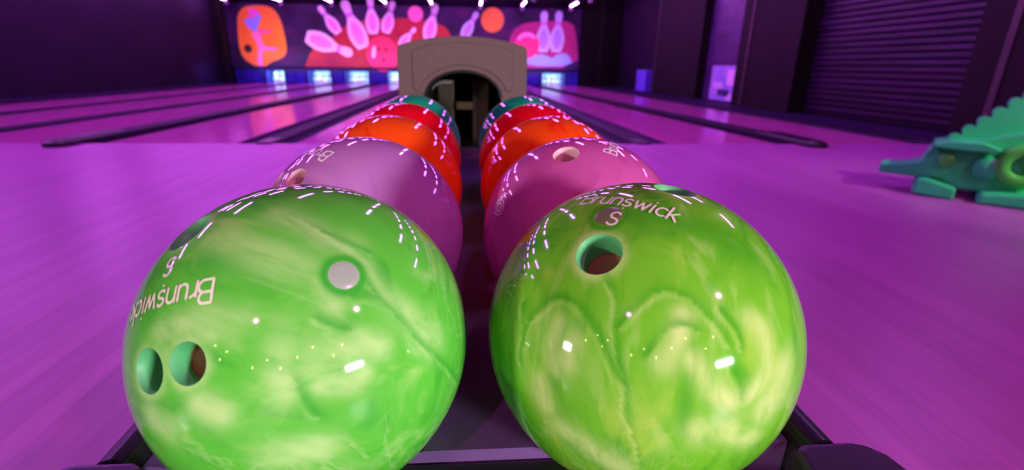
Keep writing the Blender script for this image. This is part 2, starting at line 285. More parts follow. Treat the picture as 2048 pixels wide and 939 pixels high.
# letters drawn as round-ended strokes, capital height 1
def arc(cx, cy, rx, ry, a0, a1, n=14):
    return [(cx+rx*math.cos(math.radians(a0+(a1-a0)*i/n)), cy+ry*math.sin(math.radians(a0+(a1-a0)*i/n))) for i in range(n+1)]
GL = {
 'B': (.72, [[(0, 0), (0, 1)], [(0, 1), (.34, 1)]+arc(.34, .765, .22, .235, 90, -90)+[(0, .53)], [(.36, .53)]+arc(.37, .265, .26, .265, 90, -90)+[(0, 0)]]),
 'r': (.44, [[(0, 0), (0, .66)], [(0, .36)]+arc(.28, .36, .28, .28, 180, 95)]),
 'u': (.62, [[(0, .66), (0, .24)]+arc(.22, .24, .22, .24, 180, 360)+[(.44, .66)], [(.44, .3), (.44, 0)]]),
 'n': (.62, [[(0, 0), (0, .66)], [(0, .42)]+arc(.22, .42, .22, .24, 180, 0)+[(.44, 0)]]),
 's': (.54, [arc(.18, .50, .18, .16, 35, 180)[0:]+arc(.18, .50, .18, .16, 180, 265, 8)[1:]+arc(.18, .17, .19, .17, 85, -150)]),
 'w': (.86, [[(0, .66), (.17, 0), (.34, .6), (.51, 0), (.68, .66)]]),
 'i': (.24, [[(.02, 0), (.02, .66)], [(.02, .9), (.02, .92)]]),
 'c': (.58, [arc(.26, .33, .26, .33, 50, 310)]),
 'k': (.56, [[(0, 0), (0, 1)], [(.40, .66), (0, .26)], [(.13, .38), (.44, 0)]]),
 '.': (.0, [[(-.32, -.24), (-.30, -.24)]]),
 'S': (.6, [arc(.27, .75, .25, .25, 30, 270, 18)+arc(.27, .25, .27, .25, 90, -150, 18)]),
 '6': (.7, [[(.52, 1.0)]+arc(.62, .32, .62, .74, 118, 180)+arc(.31, .30, .31, .30, 180, 540, 30)]),
}
def strokes_of(text):
    out = []; x = 0
    for ch in text:
        w, st = GL[ch]
        for s in st: out.append([(x+a, b) for a, b in s])
        x += w
    return out, x
def lettering(ball, strokes, cdir, toward, cap, m, width=.125, origin=(0, .5), name='lettering', lift=.00025):
    """strokes wrapped onto the ball: origin is the drawing point that lands on cdir, x runs toward"""
    c, r, u = frame_on(cdir, toward); bm = bmesh.new()
    def W(x, y, e=lift):
        x = (x-origin[0])*cap/R; y = (y-origin[1])*cap/R
        # x along a great circle, y away from it
        b = c*math.cos(x)+r*math.sin(x)
        return (b*math.cos(y)+u*math.sin(y))*(R+e)
    for si, s in enumerate(strokes):
        pts = [Vector(s[0])]
        for q in s[1:]:
            q = Vector(q); p = pts[-1]; k = max(1, int((q-p).length/.06))
            for i in range(1, k+1): pts.append(p+(q-p)*i/k)
        e = lift+.00001*si
        h = width/2; L_, R_ = [], []
        for i, p in enumerate(pts):
            a = pts[max(0, i-1)]; b = pts[min(len(pts)-1, i+1)]; t = (b-a); t = t.normalized() if t.length > 1e-9 else Vector((1, 0)); nn = Vector((-t.y, t.x))
            L_.append(bm.verts.new(W(*(p+nn*h), e))); R_.append(bm.verts.new(W(*(p-nn*h), e)))
        for i in range(len(pts)-1): bm.faces.new((L_[i], R_[i], R_[i+1], L_[i+1]))
        for p, q, va, vb in ((pts[0], pts[1], L_[0], R_[0]), (pts[-1], pts[-2], R_[-1], L_[-1])):
            t = (p-q).normalized(); a0 = math.atan2(t.y, t.x); fan = [va]
            for j in range(1, 8):
                a = a0+PI/2-PI*j/8; fan.append(bm.verts.new(W(p.x+h*math.cos(a), p.y+h*math.sin(a), e)))
            fan.append(vb); bm.faces.new(fan[::-1])
    return obj(name, bm, m, ball)

G_DARK, G_MID, G_LIGHT, G_PALE, G_VEIN = (.045, .34, .02), (.115, .55, .035), (.30, .66, .07), (.60, .82, .30), (.015, .26, .012)
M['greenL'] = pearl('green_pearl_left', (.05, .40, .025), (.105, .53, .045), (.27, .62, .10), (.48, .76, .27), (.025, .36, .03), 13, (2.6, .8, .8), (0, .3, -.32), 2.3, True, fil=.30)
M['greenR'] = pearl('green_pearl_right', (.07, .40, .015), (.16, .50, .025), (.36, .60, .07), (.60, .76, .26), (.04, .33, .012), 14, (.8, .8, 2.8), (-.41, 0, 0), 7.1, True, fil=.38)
M['lavL'] = pearl('lavender_pearl_left', (.40, .14, .44), (.48, .18, .50), (.57, .23, .56), (1, 1, 1), (0, 0, 0), 7, seed=1.2)
M['lavR'] = pearl('mauve_pearl_right', (.48, .06, .28), (.60, .10, .38), (.72, .17, .48), (1, 1, 1), (0, 0, 0), 9, (.8, .8, 2.2), seed=3.4)
M['orangeL'] = pearl('orange_pearl_left', (.88, .012, .004), (1.0, .085, .008), (1.0, .15, .018), (1, 1, 1), (0, 0, 0), 8, seed=5.0, dist=2.2)
M['orangeR'] = pearl('orange_pearl_right', (.88, .012, .004), (1.0, .085, .008), (1.0, .15, .018), (1, 1, 1), (0, 0, 0), 8, seed=8.6, dist=2.2)
M['red'] = pearl('red_pearl', (.72, .002, .012), (.86, .004, .020), (.92, .01, .05), (1, 1, 1), (0, 0, 0), 6, seed=4.4)
M['teal'] = pearl('teal_pearl', (.006, .30, .15), (.012, .46, .24), (.03, .54, .30), (1, 1, 1), (0, 0, 0), 6, seed=6.4)
M['wallgreen'] = mat('hole_wall_green', (.10, .46, .17), .5)
M['wallpink'] = mat('hole_wall_pink', (.72, .40, .48), .45)
M['tan'] = mat('hole_bottom_tan', (.30, .15, .07), .6)
M['pinktan'] = mat('hole_bottom_pink', (.60, .32, .25), .6)
M['greyplug'] = mat('grey_plug', (.36, .42, .34), .2)
M['brownplug'] = mat('brown_plug', (.17, .17, .075), .25)

WORD, WLEN = strokes_of('Brun'); _w2, _ = strokes_of('s'); 
def word():
    st, x = strokes_of('Bruns')
    st.append([(x-.36, -.22), (x-.34, -.22)])
    for ch in 'wick':
        w, ss = GL[ch]; st += [[(x+a, b) for a, b in s] for s in ss]; x += w
    return st, x-.1
WORD, WLEN = word()
def make_ball(side, row, name, label, mt, holes=(), sub=6, veins=(), lights=(), group='bowling balls on the ball return', broad=(), plug=None):
    me = ball_mesh(name, holes, sub, veins, lights, broad, plug); me.materials.append(mt)
    o = bpy.data.objects.new(name, me); C.objects.link(o)
    o.location = D['balls'][side][row]
    return tag(o, label, 'bowling ball', group)

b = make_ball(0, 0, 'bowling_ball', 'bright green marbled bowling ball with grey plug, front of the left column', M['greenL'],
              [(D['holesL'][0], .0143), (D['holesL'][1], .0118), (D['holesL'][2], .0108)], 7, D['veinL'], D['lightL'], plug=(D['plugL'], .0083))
for d, a, dp in ((D['holesL'][0], .0143, .030), (D['holesL'][1], .0118, .024), (D['holesL'][2], .0108, .0135)): add_hole(b, d, a, M['wallgreen'], M['tan'], dp)
tag(add_plug(b, D['plugL'], .0083, M['greyplug']), 'round grey plug')
def word_between(ball, p, q, cap, m):
    a, z = Vector(p).normalized(), Vector(q).normalized()
    lettering(ball, WORD, a, z-a, cap, m, origin=(.33, .5))
word_between(b, D['txtL'][0], D['txtL'][1], .0128, M['cream'])
S_, SW = strokes_of('S')
tl = Vector(D['txtL'][1])-Vector(D['txtL'][0]); tr = Vector(D['txtR'][1])-Vector(D['txtR'][0])
lettering(b, S_, D['SL'], tl, .0115, M['cream'], .14, (.27, .5))
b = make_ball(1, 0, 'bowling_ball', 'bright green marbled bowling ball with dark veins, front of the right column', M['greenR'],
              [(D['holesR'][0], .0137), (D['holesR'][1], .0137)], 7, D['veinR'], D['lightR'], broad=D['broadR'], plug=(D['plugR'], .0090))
for d in D['holesR']: add_hole(b, d, .0137, M['wallgreen'], M['tan'], .021)
tag(add_plug(b, D['plugR'], .0086, M['brownplug']), 'round brown plug')
word_between(b, D['txtR'][0], D['txtR'][1], .0128, M['cream'])
lettering(b, S_, D['SR'], tr, .0115, M['cream'], .14, (.27, .5), lift=.0005)

hl = [(D['lavL'][2], .0125), (D['lavL'][3], .0125)]
b = make_ball(0, 1, 'bowling_ball', 'pale lavender bowling ball second in the left column', M['lavL'], hl, 6)
for d, a in hl: add_hole(b, d, a, M['wallpink'], M['pinktan'], .026)
word_between(b, D['lavL'][0], D['lavL'][1], .0145, M['pinkink'])
hl = [(D['lavR'][2], .0135)]
b = make_ball(1, 1, 'bowling_ball', 'mauve bowling ball with pale finger hole on top, second in the right column', M['lavR'], hl, 6)
for d, a in hl: add_hole(b, d, a, M['wallpink'], M['pinktan'], .018)
word_between(b, D['lavR'][0], D['lavR'][1], .0135, M['pinkink'])
p6, q6 = Vector(D['six'][0]), Vector(D['six'][1])
up6 = (q6-p6); c6 = ((p6+q6)/2).normalized(); x6 = up6.cross(c6)
six, _ = strokes_of('6')
def offset(s, h):
    out = []
    for i, p in enumerate(s):
        a = Vector(s[max(0, i-1)]); c = Vector(s[min(len(s)-1, i+1)]); t = (c-a).normalized(); out.append((p[0]-t.y*h, p[1]+t.x*h))
    return out
sx = six[0]
lettering(b, [offset(sx, .09), offset(sx, -.09)], c6, x6, .021, M['pinkink'], .05, (.31, .5), 'number')
make_ball(0, 2, 'bowling_ball', 'orange bowling ball third from the front in the left column', M['orangeL'])
make_ball(1, 2, 'bowling_ball', 'orange bowling ball with red swirls third from the front in the right column', M['orangeR'])
make_ball(0, 3, 'bowling_ball', 'red bowling ball between the orange and teal ones in the left column', M['red'])
make_ball(1, 3, 'bowling_ball', 'red bowling ball between the orange and teal ones in the right column', M['red'])
make_ball(0, 4, 'bowling_ball', 'teal green bowling ball farthest back in the left column', M['teal'])
make_ball(1, 4, 'bowling_ball', 'teal green bowling ball farthest back in the right column', M['teal'])

# ------------------------------------------------------------------ ball return
CX = .0067; SL = math.tan(.011147)
br = thing('ball_return', 'black ball return rack under two columns of balls, taupe hood at far end', 'ball return', (CX, .9, 0))
def sh(bm, ymin=-9):       # the tray rises gently towards the hood
    for v in bm.verts: v.co.z += (v.co.y+.9-.316)*SL
    return bm
Y0, Y1 = .30-.9, 1.62-.9
ZB = .567-R-.0004
half = [(.041, ZB+.0195), (.052, ZB+.0165), (.066, ZB+.008), (.084, ZB+.001), (.098, ZB), (.150, ZB), (.172, ZB+.003), (.206, ZB+.010), (.242, ZB+.016)]
top = [(-x, z) for x, z in half[::-1]]+half
obj('tray', sh(prism(top+[(.242, ZB-.03), (-.242, ZB-.03)], Y0, Y1)), M['tray'], br)
for s in (-1, 1):
    pf = [(s*.242, ZB-.05), (s*.243, ZB+.022), (s*.247, ZB+.028), (s*.256, ZB+.031), (s*.265, ZB+.028), (s*.270, ZB+.020), (s*.272, ZB-.05)]
    obj('side_rail', sh(prism(pf, (.282 if s > 0 else .290)-.9, Y1)), M['black'], br, bevel=.002)
# front end: low lip between the balls and a rounded block at each corner
lip = [(.135, ZB-.06), (.140, ZB-.012), (.160, ZB+.002), (.262, ZB+.007), (.300, ZB+.0095), (.300, ZB-.06)]
lip = [(y-.9, z) for y, z in lip]
obj('front_lip', prism(lip, -.10, .10, 'x'), M['black'], br, bevel=.004)
obj('front_lip', prism([(.06-.9, ZB-.06), (.06-.9, ZB-.03), (.15-.9, ZB-.022), (.3-.9, ZB-.02), (.3-.9, ZB-.06)], -.228, .228, 'x'), M['black'], br, bevel=.004)
for s in (-1, 1):
    y0, y1 = .12-.9, (.283 if s > 0 else .291)-.9
    poly = [(.226, y1-.006), (.234, y1), (.276, y1), (.288, y1-.004), (.297, y1-.014), (.300, y1-.03), (.300, y0), (.20, y0), (.214, y1-.05)]
    poly = [(s*x, y) for x, y in poly]
    bm = bmesh.new(); zt = ZB+.032
    lo = [bm.verts.new((x, y, ZB-.08)) for x, y in poly]
    cxm = s*.258; cym = (y0+y1)/2
    hi = [bm.verts.new((x, y, zt-.010)) for x, y in poly]
    tp = [bm.verts.new((cxm+(x-cxm)*.86, cym+(y-cym)*.96, zt)) for x, y in poly]
    n = len(poly); bm.faces.new(lo); bm.faces.new(tp)
    for a, c in ((lo, hi), (hi, tp)):
        for i in range(n): bm.faces.new((a[i], a[(i+1) % n], c[(i+1) % n], c[i]))
    obj('corner_block', bm, M['black'], br, bevel=.004, seg=3)
pd = box(-.15, .15, .42-.9, 2.1-.9, .0, ZB-.045); obj('pedestal', pd, M['black'], br, bevel=.02, seg=3)
obj('foot_plate', box(-.2, .2, .36-.9, 2.25-.9, 0, .03), M['black'], br, bevel=.008)
# hood: an arched shell with a half-round mouth
hx, HY = -.0155, 1.60-.9
def arch_outline(w, zs, zc, zb, r, n=20):
    R_ = (w*w+(zc-zs)**2)/(2*(zc-zs)); a = math.asin(w/R_); cz = zc-R_
    tops = [(R_*math.sin(-a+2*a*i/n), cz+R_*math.cos(-a+2*a*i/n)) for i in range(n+1)]
    tops[0] = (-w+r*.6, tops[0][1]+.001); tops[-1] = (w-r*.6, tops[-1][1]+.001)
    return [(-w, zb), (-w, zs-r)]+tops+[(w, zs-r), (w, zb)]
def mouth(w, zb, h, n=24):
    return [(w*math.cos(PI*i/n), zb+h*math.sin(PI*i/n)) for i in range(n+1)]
mo = [(.118, .49)]+mouth(.118, .655, .078)+[(-.118, .49)]
out = arch_outline(.197, .803, .832, .49, .012)
shell = [(hx+x, z) for x, z in out+mo]
obj('hood', prism(shell, HY, HY+.03), M['hood'], br, bevel=.0025, seg=3)
body = arch_outline(.195, .801, .830, .49, .012)
inner = arch_outline(.180, .790, .815, .49, .012)
obj('hood_shell', prism([(hx+x, z) for x, z in body+inner[::-1]], HY+.03, HY+.62), M['hood'], br, bevel=.003)
bk = arch_outline(.195, .801, .830, .03, .012)
obj('hood_back', prism([(hx+x, z) for x, z in bk], HY+.62, HY+.65), M['hood'], br, bevel=.004)
pn_o = [(-.152, .682), (-.152, .79), (-.10, .808), (0, .8155), (.10, .808), (.152, .79), (.152, .682), (.140, .672)]
pn_m = mouth(.136, .655, .094)
pn = pn_o[:-1]+[(.146, .673), (.137, .671)]+[q for q in pn_m if q[1] > .672]+[(-.137, .671), (-.146, .673)]
obj('front_panel', prism([(hx+x, z) for x, z in pn], HY-.005, HY+.001), M['hood'], br, bevel=.0035, seg=3)
rim = [(hx+x, z) for x, z in mouth(.121, .655, .081)+mouth(.112, .655, .072)[::-1]]
obj('mouth_rim', prism(rim, HY-.004, HY+.012), M['black'], br, bevel=.002)
obj('tunnel_wall', box(hx-.18, hx+.18, HY+.50, HY+.51, .45, .80), M['hood_in'], br)
for x0, x1 in ((-.088, -.032), (.030, .088)):
    obj('guide_post', box(hx+x0, hx+x1, HY+.17, HY+.21, .40, .703), M['post'], br, bevel=.004)
obj('lift_bar', box(hx-.026, hx+.031, HY+.15, HY+.17, .605, .632), M['post'], br, bevel=.003)
bm = bmesh.new()
pts = [(-.10, .676), (-.088, .690), (-.066, .698), (-.036, .698)]
for (a, c), (a2, c2) in zip(pts, pts[1:]): prism([(hx+a, c-.005), (hx+a2, c2-.005), (hx+a2, c2+.004), (hx+a, c+.004)], HY+.08, HY+.10, bm=bm)
obj('ball_guard', bm, M['steel'], br)
obj('hood_base', box(hx-.19, hx+.19, HY+.02, HY+.62, .03, .50), M['black'], br, bevel=.006)

# ------------------------------------------------------------------ floor, lanes, gutters
FL = 5.05; PIT = 21.0
XL, XR = -9.3, 6.05
struct('floor', box(XL, XR, -3.5, FL, -.2, 0), M['approach'])
near = [-8.45, -6.92, -5.33, -3.78, -1.98, -.07, 1.82, 3.56, 5.10]
far = [-8.30, -6.72, -5.05, -3.48, -1.95, -.2, 1.70, 2.78, 4.72]
wn, wf = .30, .26         # half width of divider + its two gutters
def quadbox(bm, xa0, xa1, xb0, xb1, ya, yb, z0, z1):
    v = [bm.verts.new(p) for p in ((xa0, ya, z0), (xa1, ya, z0), (xb1, yb, z0), (xb0, yb, z0), (xa0, ya, z1), (xa1, ya, z1), (xb1, yb, z1), (xb0, yb, z1))]
    for q in ((3,2,1,0),(4,5,6,7),(0,1,5,4),(1,2,6,5),(2,3,7,6),(3,0,4,7)): bm.faces.new([v[i] for i in q])
    return bm
where = ['leftmost bowling lane, beside the dark left wall', 'second bowling lane from the left wall', 'third bowling lane from the left wall',
         'fourth bowling lane from the left wall, left of the long capped divider nearest the left balls', 'bowling lane just left of the ball return hood',
         'bowling lane just right of the ball return hood', 'bowling lane second to the right of the ball return hood', 'rightmost bowling lane, along the slatted right wall']
where[3] = 'fourth bowling lane from the left wall'
for i in range(8):
    a0, a1 = near[i]+wn, near[i+1]-wn; b0, b1 = far[i]+wf, far[i+1]-wf
    ln = thing('bowling_lane', 'glossy wooden '+where[i], 'lane', ((a0+a1)/2, FL, 0), 0, 'bowling lanes running to the pins')
    ox = (a0+a1)/2
    obj('lane_surface', quadbox(bmesh.new(), a0-ox, a1-ox, b0-ox, b1-ox, 0, PIT-FL, -.2, 0), M['lane'], ln)
    for s in (-1, 1):
        e0, e1 = (a0, b0) if s < 0 else (a1, b1); bm = bmesh.new(); g = .20; g2 = .17; rows = []
        for y, e, gw in ((0, e0, g), (PIT-FL, e1, g2)):
            cx = e+s*gw/2-ox
            rows.append([bm.verts.new((cx+gw/2*math.cos(PI+PI*k/10), y, -.012+.085*math.sin(PI+PI*k/10))) for k in range(11)])
        for k in range(10): bm.faces.new((rows[0][k], rows[0][k+1], rows[1][k+1], rows[1][k]))
        obj('gutter', bm, M['gutter'], ln, smooth=True)
dl = ['leftmost lane divider, at the foot of the left wall', 'second lane divider from the left wall', 'third lane divider from the left wall',
      'capped lane divider with rounded black end, left of the balls', 'plain lane divider next to the left of the ball return', 'lane divider hidden behind the ball return hood',
      'plain lane divider next to the right of the ball return', 'capped lane divider with rounded black end, right of the balls', 'lane divider at the foot of the slatted right wall']
for i in range(9):
    cap = i in (3, 7); xa, xb = near[i], far[i]
    dv = thing('lane_divider', ('dark ' if not cap else 'dark ')+dl[i], 'lane divider', (xa, FL, 0), 0, 'lane dividers between the gutters')
    hw = .10 if not cap else .12
    zt = .012 if not cap else .035
    obj('capping', quadbox(bmesh.new(), -hw, hw, xb-xa-.09, xb-xa+.09, 0, PIT-FL, -.1, zt), M['capping'], dv, bevel=.012)
    if cap:
        bm = bmesh.new(); n = 12
        pl = [(.125*math.cos(PI+PI*k/n)*1.0, -.12+.16*math.sin(PI+PI*k/n)) for k in range(n+1)]+[(.125, .7), (-.125, .7)]
        lo = [bm.verts.new((x, y, 0)) for x, y in pl]; md = [bm.verts.new((x, y, .035)) for x, y in pl]; hi = [bm.verts.new((x*.82, y*.9+.03, .055)) for x, y in pl]
        bm.faces.new(lo); bm.faces.new(hi)
        for A, B in ((lo, md), (md, hi)):
            for k in range(len(pl)): bm.faces.new((A[k], A[(k+1) % len(pl)], B[(k+1) % len(pl)], B[k]))
        obj('rounded_end', bm, M['black'], dv, bevel=.006)
    else:
        obj('rounded_end', quadbox(bmesh.new(), -.07, .07, -.07, .07, -.04, .3, 0, .016), M['black'], dv, bevel=.006)
struct('trim_1', quadbox(bmesh.new(), near[8]+.1, XR, far[8]+.09, XR, FL, PIT, -.2, .006), M['gutter'])
struct('trim_2', quadbox(bmesh.new(), XL, near[0]-.1, XL, far[0]-.09, FL, PIT, -.2, .006), M['gutter'])
struct('trim_3', box(XL, XR, FL+.001, PIT+1.6, -.26, -.2), M['capping'])

# ------------------------------------------------------------------ room shell
CH = 3.12
struct('ceiling', box(XL-.2, XR+.2, -3.5, PIT+1.8, CH, CH+.15), M['ceiling'])
struct('wall_left', box(XL-.2, XL, -3.5, PIT+1.8, -.2, CH), M['wall_dark'])
struct('wall_right', box(XR, XR+.2, -3.5, PIT+1.8, -.2, CH), M['wall_dark'])
struct('wall_back', box(XL-.2, XR+.2, PIT+1.6, PIT+1.8, -.26, CH), M['wall_dark'])
def pillar(x0, x1, y0, y1, label):
    bm = bmesh.new(); add_box(bm, x0, x1, y0, y1, 0, CH)
    return struct('pillar', bm, M['pillar'], bevel=.015)
for (x0, x1, y0, y1) in ((5.78, XR, 12.75, 15.9), (5.70, XR, 8.75, 10.75), (5.70, XR, 3.3, 5.62), (4.62, 5.3, PIT-.1, PIT+.3), (XL, -9.0, PIT-.5, PIT+.2), (5.3, XR, PIT-.6, PIT+.3)):
    pillar(x0, x1, y0, y1, '')
for i, (x, y) in enumerate(((5.695, 10.35), (5.695, 5.22), (5.775, 15.7))):
    struct('trim_%d' % (4+i), box(x-.012, x+.004, y-.04, y+.04, 0, CH), noisy('brown_trim', (.025, .02, .014), (.05, .035, .028), 3, .6, (1, 1, .4)))
sp = thing('slatted_panel', 'dark purple slatted wall panel between two pillars, beside the rightmost lane', 'wall panel', (XR-.006, 7.2, 0))
bm = bmesh.new()
for k in range(33):
    z0 = .10+k*.09
    add_box(bm, -.06, -.03, 5.66-7.2, 8.72-7.2, z0, z0+.055)
obj('slats', bm, M['slat'], sp, bevel=.006)
obj('backing', box(-.03, 0, 5.66-7.2, 8.72-7.2, .03, 3.1), M['wall_dark'], sp)
obj('edge_post', box(-.11, 0, 5.63-7.2, 5.80-7.2, .0, 3.1), M['slat'], sp, bevel=.008)
vp = thing('violet_panel', 'violet wall panel with cloudy paler streaks, between two dark pillars on the right wall', 'wall panel', (XR-.006, 11.75, 0))
obj('board', box(-.06, 0, 10.77-11.75, 12.73-11.75, .02, 3.1), M['violet_panel'], vp)
obj('edge_strip', box(-.12, -.0, 10.77-11.75, 10.87-11.75, .02, 3.1), M['violet_panel'], vp, bevel=.01)
# pale picture board standing low against the violet panel
pb = thing('picture_board', 'pale violet picture board standing at the foot of the violet wall panel', 'sign', (XR-.10, 11.62, 0))
obj('board', box(-.03, .02, -.62, .62, .03, .80), noisy('pale_violet_board', (.30, .28, .75), (.5, .45, .85), 3, .5), pb, bevel=.01)
obj('pale_patch', box(-.034, -.028, -.55, -.15, .38, .72), mat('white_patch', (.9, .8, .95), .5), pb)
obj('pale_patch', box(-.034, -.028, .02, .45, .30, .44), mat('white_patch_b', (.75, .75, .95), .5), pb)
obj('dark_patch', box(-.034, -.028, -.32, .2, .14, .28), mat('dark_patch', (.03, .02, .12), .5), pb)
obj('pale_patch', box(-.034, -.028, -.45, -.22, .05, .2), mat('white_patch_c', (.85, .8, .95), .5), pb)
bn = thing('utility_box', 'small blue upright box at the foot of the farther pillar on the right wall', 'box', (5.90, 16.9, 0))
obj('cabinet', box(-.12, .12, -.45, .45, 0, .62), mat('blue_cabinet', (.16, .10, .85), .4), bn, bevel=.015)
obj('lid', box(-.13, .13, -.47, .47, .60, .66), mat('blue_cabinet_lid', (.22, .15, .9), .4), bn, bevel=.012)

# ------------------------------------------------------------------ painted wall over the pin decks
MY = 20.95
mu = thing('painted_wall', 'long painted wall over the pin decks with flying bowling pins and balls', 'mural', (0, MY, 0))
m0 = mat('mural_ground', (.10, .03, .22), .6); N, L, bb = nodes(m0)
vv = coords(N, L, 'Object', (.35, 1, .6)); rr = ramp(N, [(.30, (.006, .0015, .012)), (.5, (.022, .003, .055)), (.72, (.07, .006, .075))]); L.new(noise(N, L, vv, 2.2, 3), rr.inputs[0]); L.new(rr.outputs[0], bb.inputs['Base Color'])
obj('wall_board', box(-9.0, 4.56, 0, .12, .60, 2.86), m0, mu, bevel=.01)
obj('bottom_trim', box(-9.0, 4.56, -.03, .10, .54, .62), M['capping'], mu, bevel=.008)
Mo = {}
def pm(k, c):
    if k not in Mo: Mo[k] = mat('mural_'+k, c, .6)
    return Mo[k]
def flat(name, poly, m, layer, parent=mu):
    return obj(name, prism(poly, -.004*layer-.004, .001 if layer == 0 else -.004*layer+.0005), m, parent)
def smooth_poly(p, k=2):
    for _ in range(k):
        q = []
        for i in range(len(p)):
            a, c = p[i], p[(i+1) % len(p)]
            q += [(a[0]*.75+c[0]*.25, a[1]*.75+c[1]*.25), (a[0]*.25+c[0]*.75, a[1]*.25+c[1]*.75)]
        p = q
    return p
gm = noisy('mural_red_glow', (.34, .010, .035), (.55, .05, .025), .9, .6)
flat('red_glow', smooth_poly(D['glow']), gm, 0)
flat('orange_patch', smooth_poly(D['orange']), noisy('mural_orange', (.95, .22, .02), (1.0, .42, .02), .8, .6), 1)
flat('magenta_patch', smooth_poly(D['rpanel'], 1), noisy('mural_magenta', (.36, .02, .17), (.55, .04, .22), .8, .6), 1)
flat('painted_ice', smooth_poly(D['ice'], 1), pm('ice', (.35, .55, .95)), 3)
def painted_pin(base, head, i):
    cool = i >= 7
    b0, h0 = Vector(base), Vector(head); ax = h0-b0; Lg = ax.length; ax.normalize(); nn = Vector((-ax.y, ax.x))
    prof = [(0, .10), (.02, .125), (.12, .165), (.26, .195), (.40, .185), (.52, .14), (.63, .085), (.70, .072), (.78, .082), (.86, .096), (.93, .092), (.98, .06), (1.0, .02)]
    k = 1.0
    L_ = [b0+ax*(t*Lg)+nn*(w*Lg*k) for t, w in prof]; R_ = [b0+ax*(t*Lg)-nn*(w*Lg*k) for t, w in prof]
    o = flat('painted_pin', [tuple(q) for q in L_+R_[::-1]], pm('cool_pin', (.62, .70, .98)) if cool else pm('pin', (.88, .80, .90)), 2+(i % 2)*.3)
    core = [(.08, .05), (.16, .09), (.28, .11), (.40, .10), (.50, .06), (.55, .02)]
    c_ = [tuple(b0+ax*(t*Lg)+nn*(w*Lg)) for t, w in core]+[tuple(b0+ax*(t*Lg)-nn*(w*Lg)) for t, w in core[::-1]]
    flat('pin_shading', c_, pm('cool_core', (.48, .36, .90)) if cool else pm('pin_core', (.92, .36, .62)), 3, o)
    bd = [(.66, .079), (.70, .074), (.74, .078)]
    c_ = [tuple(b0+ax*(t*Lg)+nn*(w*Lg)) for t, w in bd]+[tuple(b0+ax*(t*Lg)-nn*(w*Lg)) for t, w in bd[::-1]]
    flat('pin_band', c_, pm('pin_band', (.65, .25, .75)), 3, o)
for i, (p, q) in enumerate(D['pins']): painted_pin(p, q, i)
def disc(name, c, e, m, layer, sq=1.0):
    r = abs(e[0]-c[0]); return flat(name, ellipse(c[0], c[1], r, r*sq), m, layer)
pbm = pm('redball', (.95, .05, .14))
o = disc('painted_ball', D['pball'][0], D['pball'][1], pbm, 4, 1.05)
for c in D['holes_pb']: flat('painted_hole', ellipse(c[0], c[1], .09, .08, 14), pm('hole', (.35, .01, .06)), 5, o)
flat('painted_shine', smooth_poly(D['hl_pb'], 1), pm('shine', (.95, .8, .95)), 5, o)
disc('painted_ball', D['oball'][0], D['oball'][1], pm('oball', (.9, .32, .04)), 2)
o = disc('painted_ball', D['pinkball'][0], D['pinkball'][1], pm('pinkball', (.95, .05, .25)), 4)
c = D['pinkball'][0]; r0 = abs(D['pinkball'][1][0]-c[0])
flat('painted_shine', [(c[0]+r0*.92*math.cos(a), c[1]+r0*.92*math.sin(a)) for a in [math.radians(40+110*i/12) for i in range(13)]]+[(c[0]+r0*.66*math.cos(a), c[1]+r0*.62*math.sin(a)) for a in [math.radians(150-110*i/12) for i in range(13)]], pm('pinkshine', (.98, .35, .75)), 5, o)
disc('painted_ball', D['smallball'][0], D['smallball'][1], pm('smallball', (.95, .25, .45)), 4)
fg = flat('painted_bowler', smooth_poly(D['fig']['leg'], 1), pm('skin', (.95, .30, .55)), 3)
flat('painted_arm', smooth_poly(D['fig']['arm'], 1), pm('arm', (.85, .16, .50)), 3, fg)
flat('painted_skirt', smooth_poly(D['fig']['skirt'], 1), pm('skirt', (.95, .15, .38)), 3, fg)
flat('painted_shirt', smooth_poly(D['fig']['blue'], 1), pm('blue', (.28, .42, 1.0)), 4, fg)
c, e = D['fig']['ball']; flat('painted_bowling_ball', ellipse(c[0], c[1], abs(e[0]-c[0]), abs(e[0]-c[0])), pm('black', (.05, .01, .01)), 4, fg)

# ------------------------------------------------------------------ pin decks
PT = 15.2*.0254; s_ = PT/.381
pp = [(0, 0), (.026, 0), (.029, .004), (.0285+.006, .02), (.0455, .057), (.0572, .086), (.0605, .114), (.0585, .15), (.0495, .186), (.035, .22), (.0255, .25), (.0228, .27), (.0235, .29), (.0285, .32), (.0323, .345), (.030, .365), (.0215, .378), (.010, .384), (0, .385)]
pin_body = lathe([(r*s_, z*s_) for r, z in pp], 16); bme = bpy.data.meshes.new('pin_body'); bmesh.ops.recalc_face_normals(pin_body, faces=pin_body.faces[:]); pin_body.to_mesh(bme); pin_body.free()
bme.materials.append(M['white']); bme.materials.append(M['pinred'])
for p in bme.polygons:
    p.use_smooth = True
    if .232*s_ < p.center.z < .272*s_ and abs(p.normal.z) < .9: p.material_index = 1
decks = [(-7.83, -7.04, 'leftmost lit pin deck'), (-6.24, -5.27, 'second lit pin deck from the left'), (-4.80, -3.81, 'third lit pin deck from the left'), (-3.16, -2.42, 'lit pin deck beside the hood'),
         (3.04, 4.06, 'lit pin deck right of the hood')]
edges = [-8.95, -6.64, -5.03, -3.48, -1.9, None, 2.72, 4.56]
spans = [(-8.95, -6.64), (-6.64, -5.03), (-5.03, -3.48), (-3.48, -1.9), (2.3, 4.56)]
ZT = .47
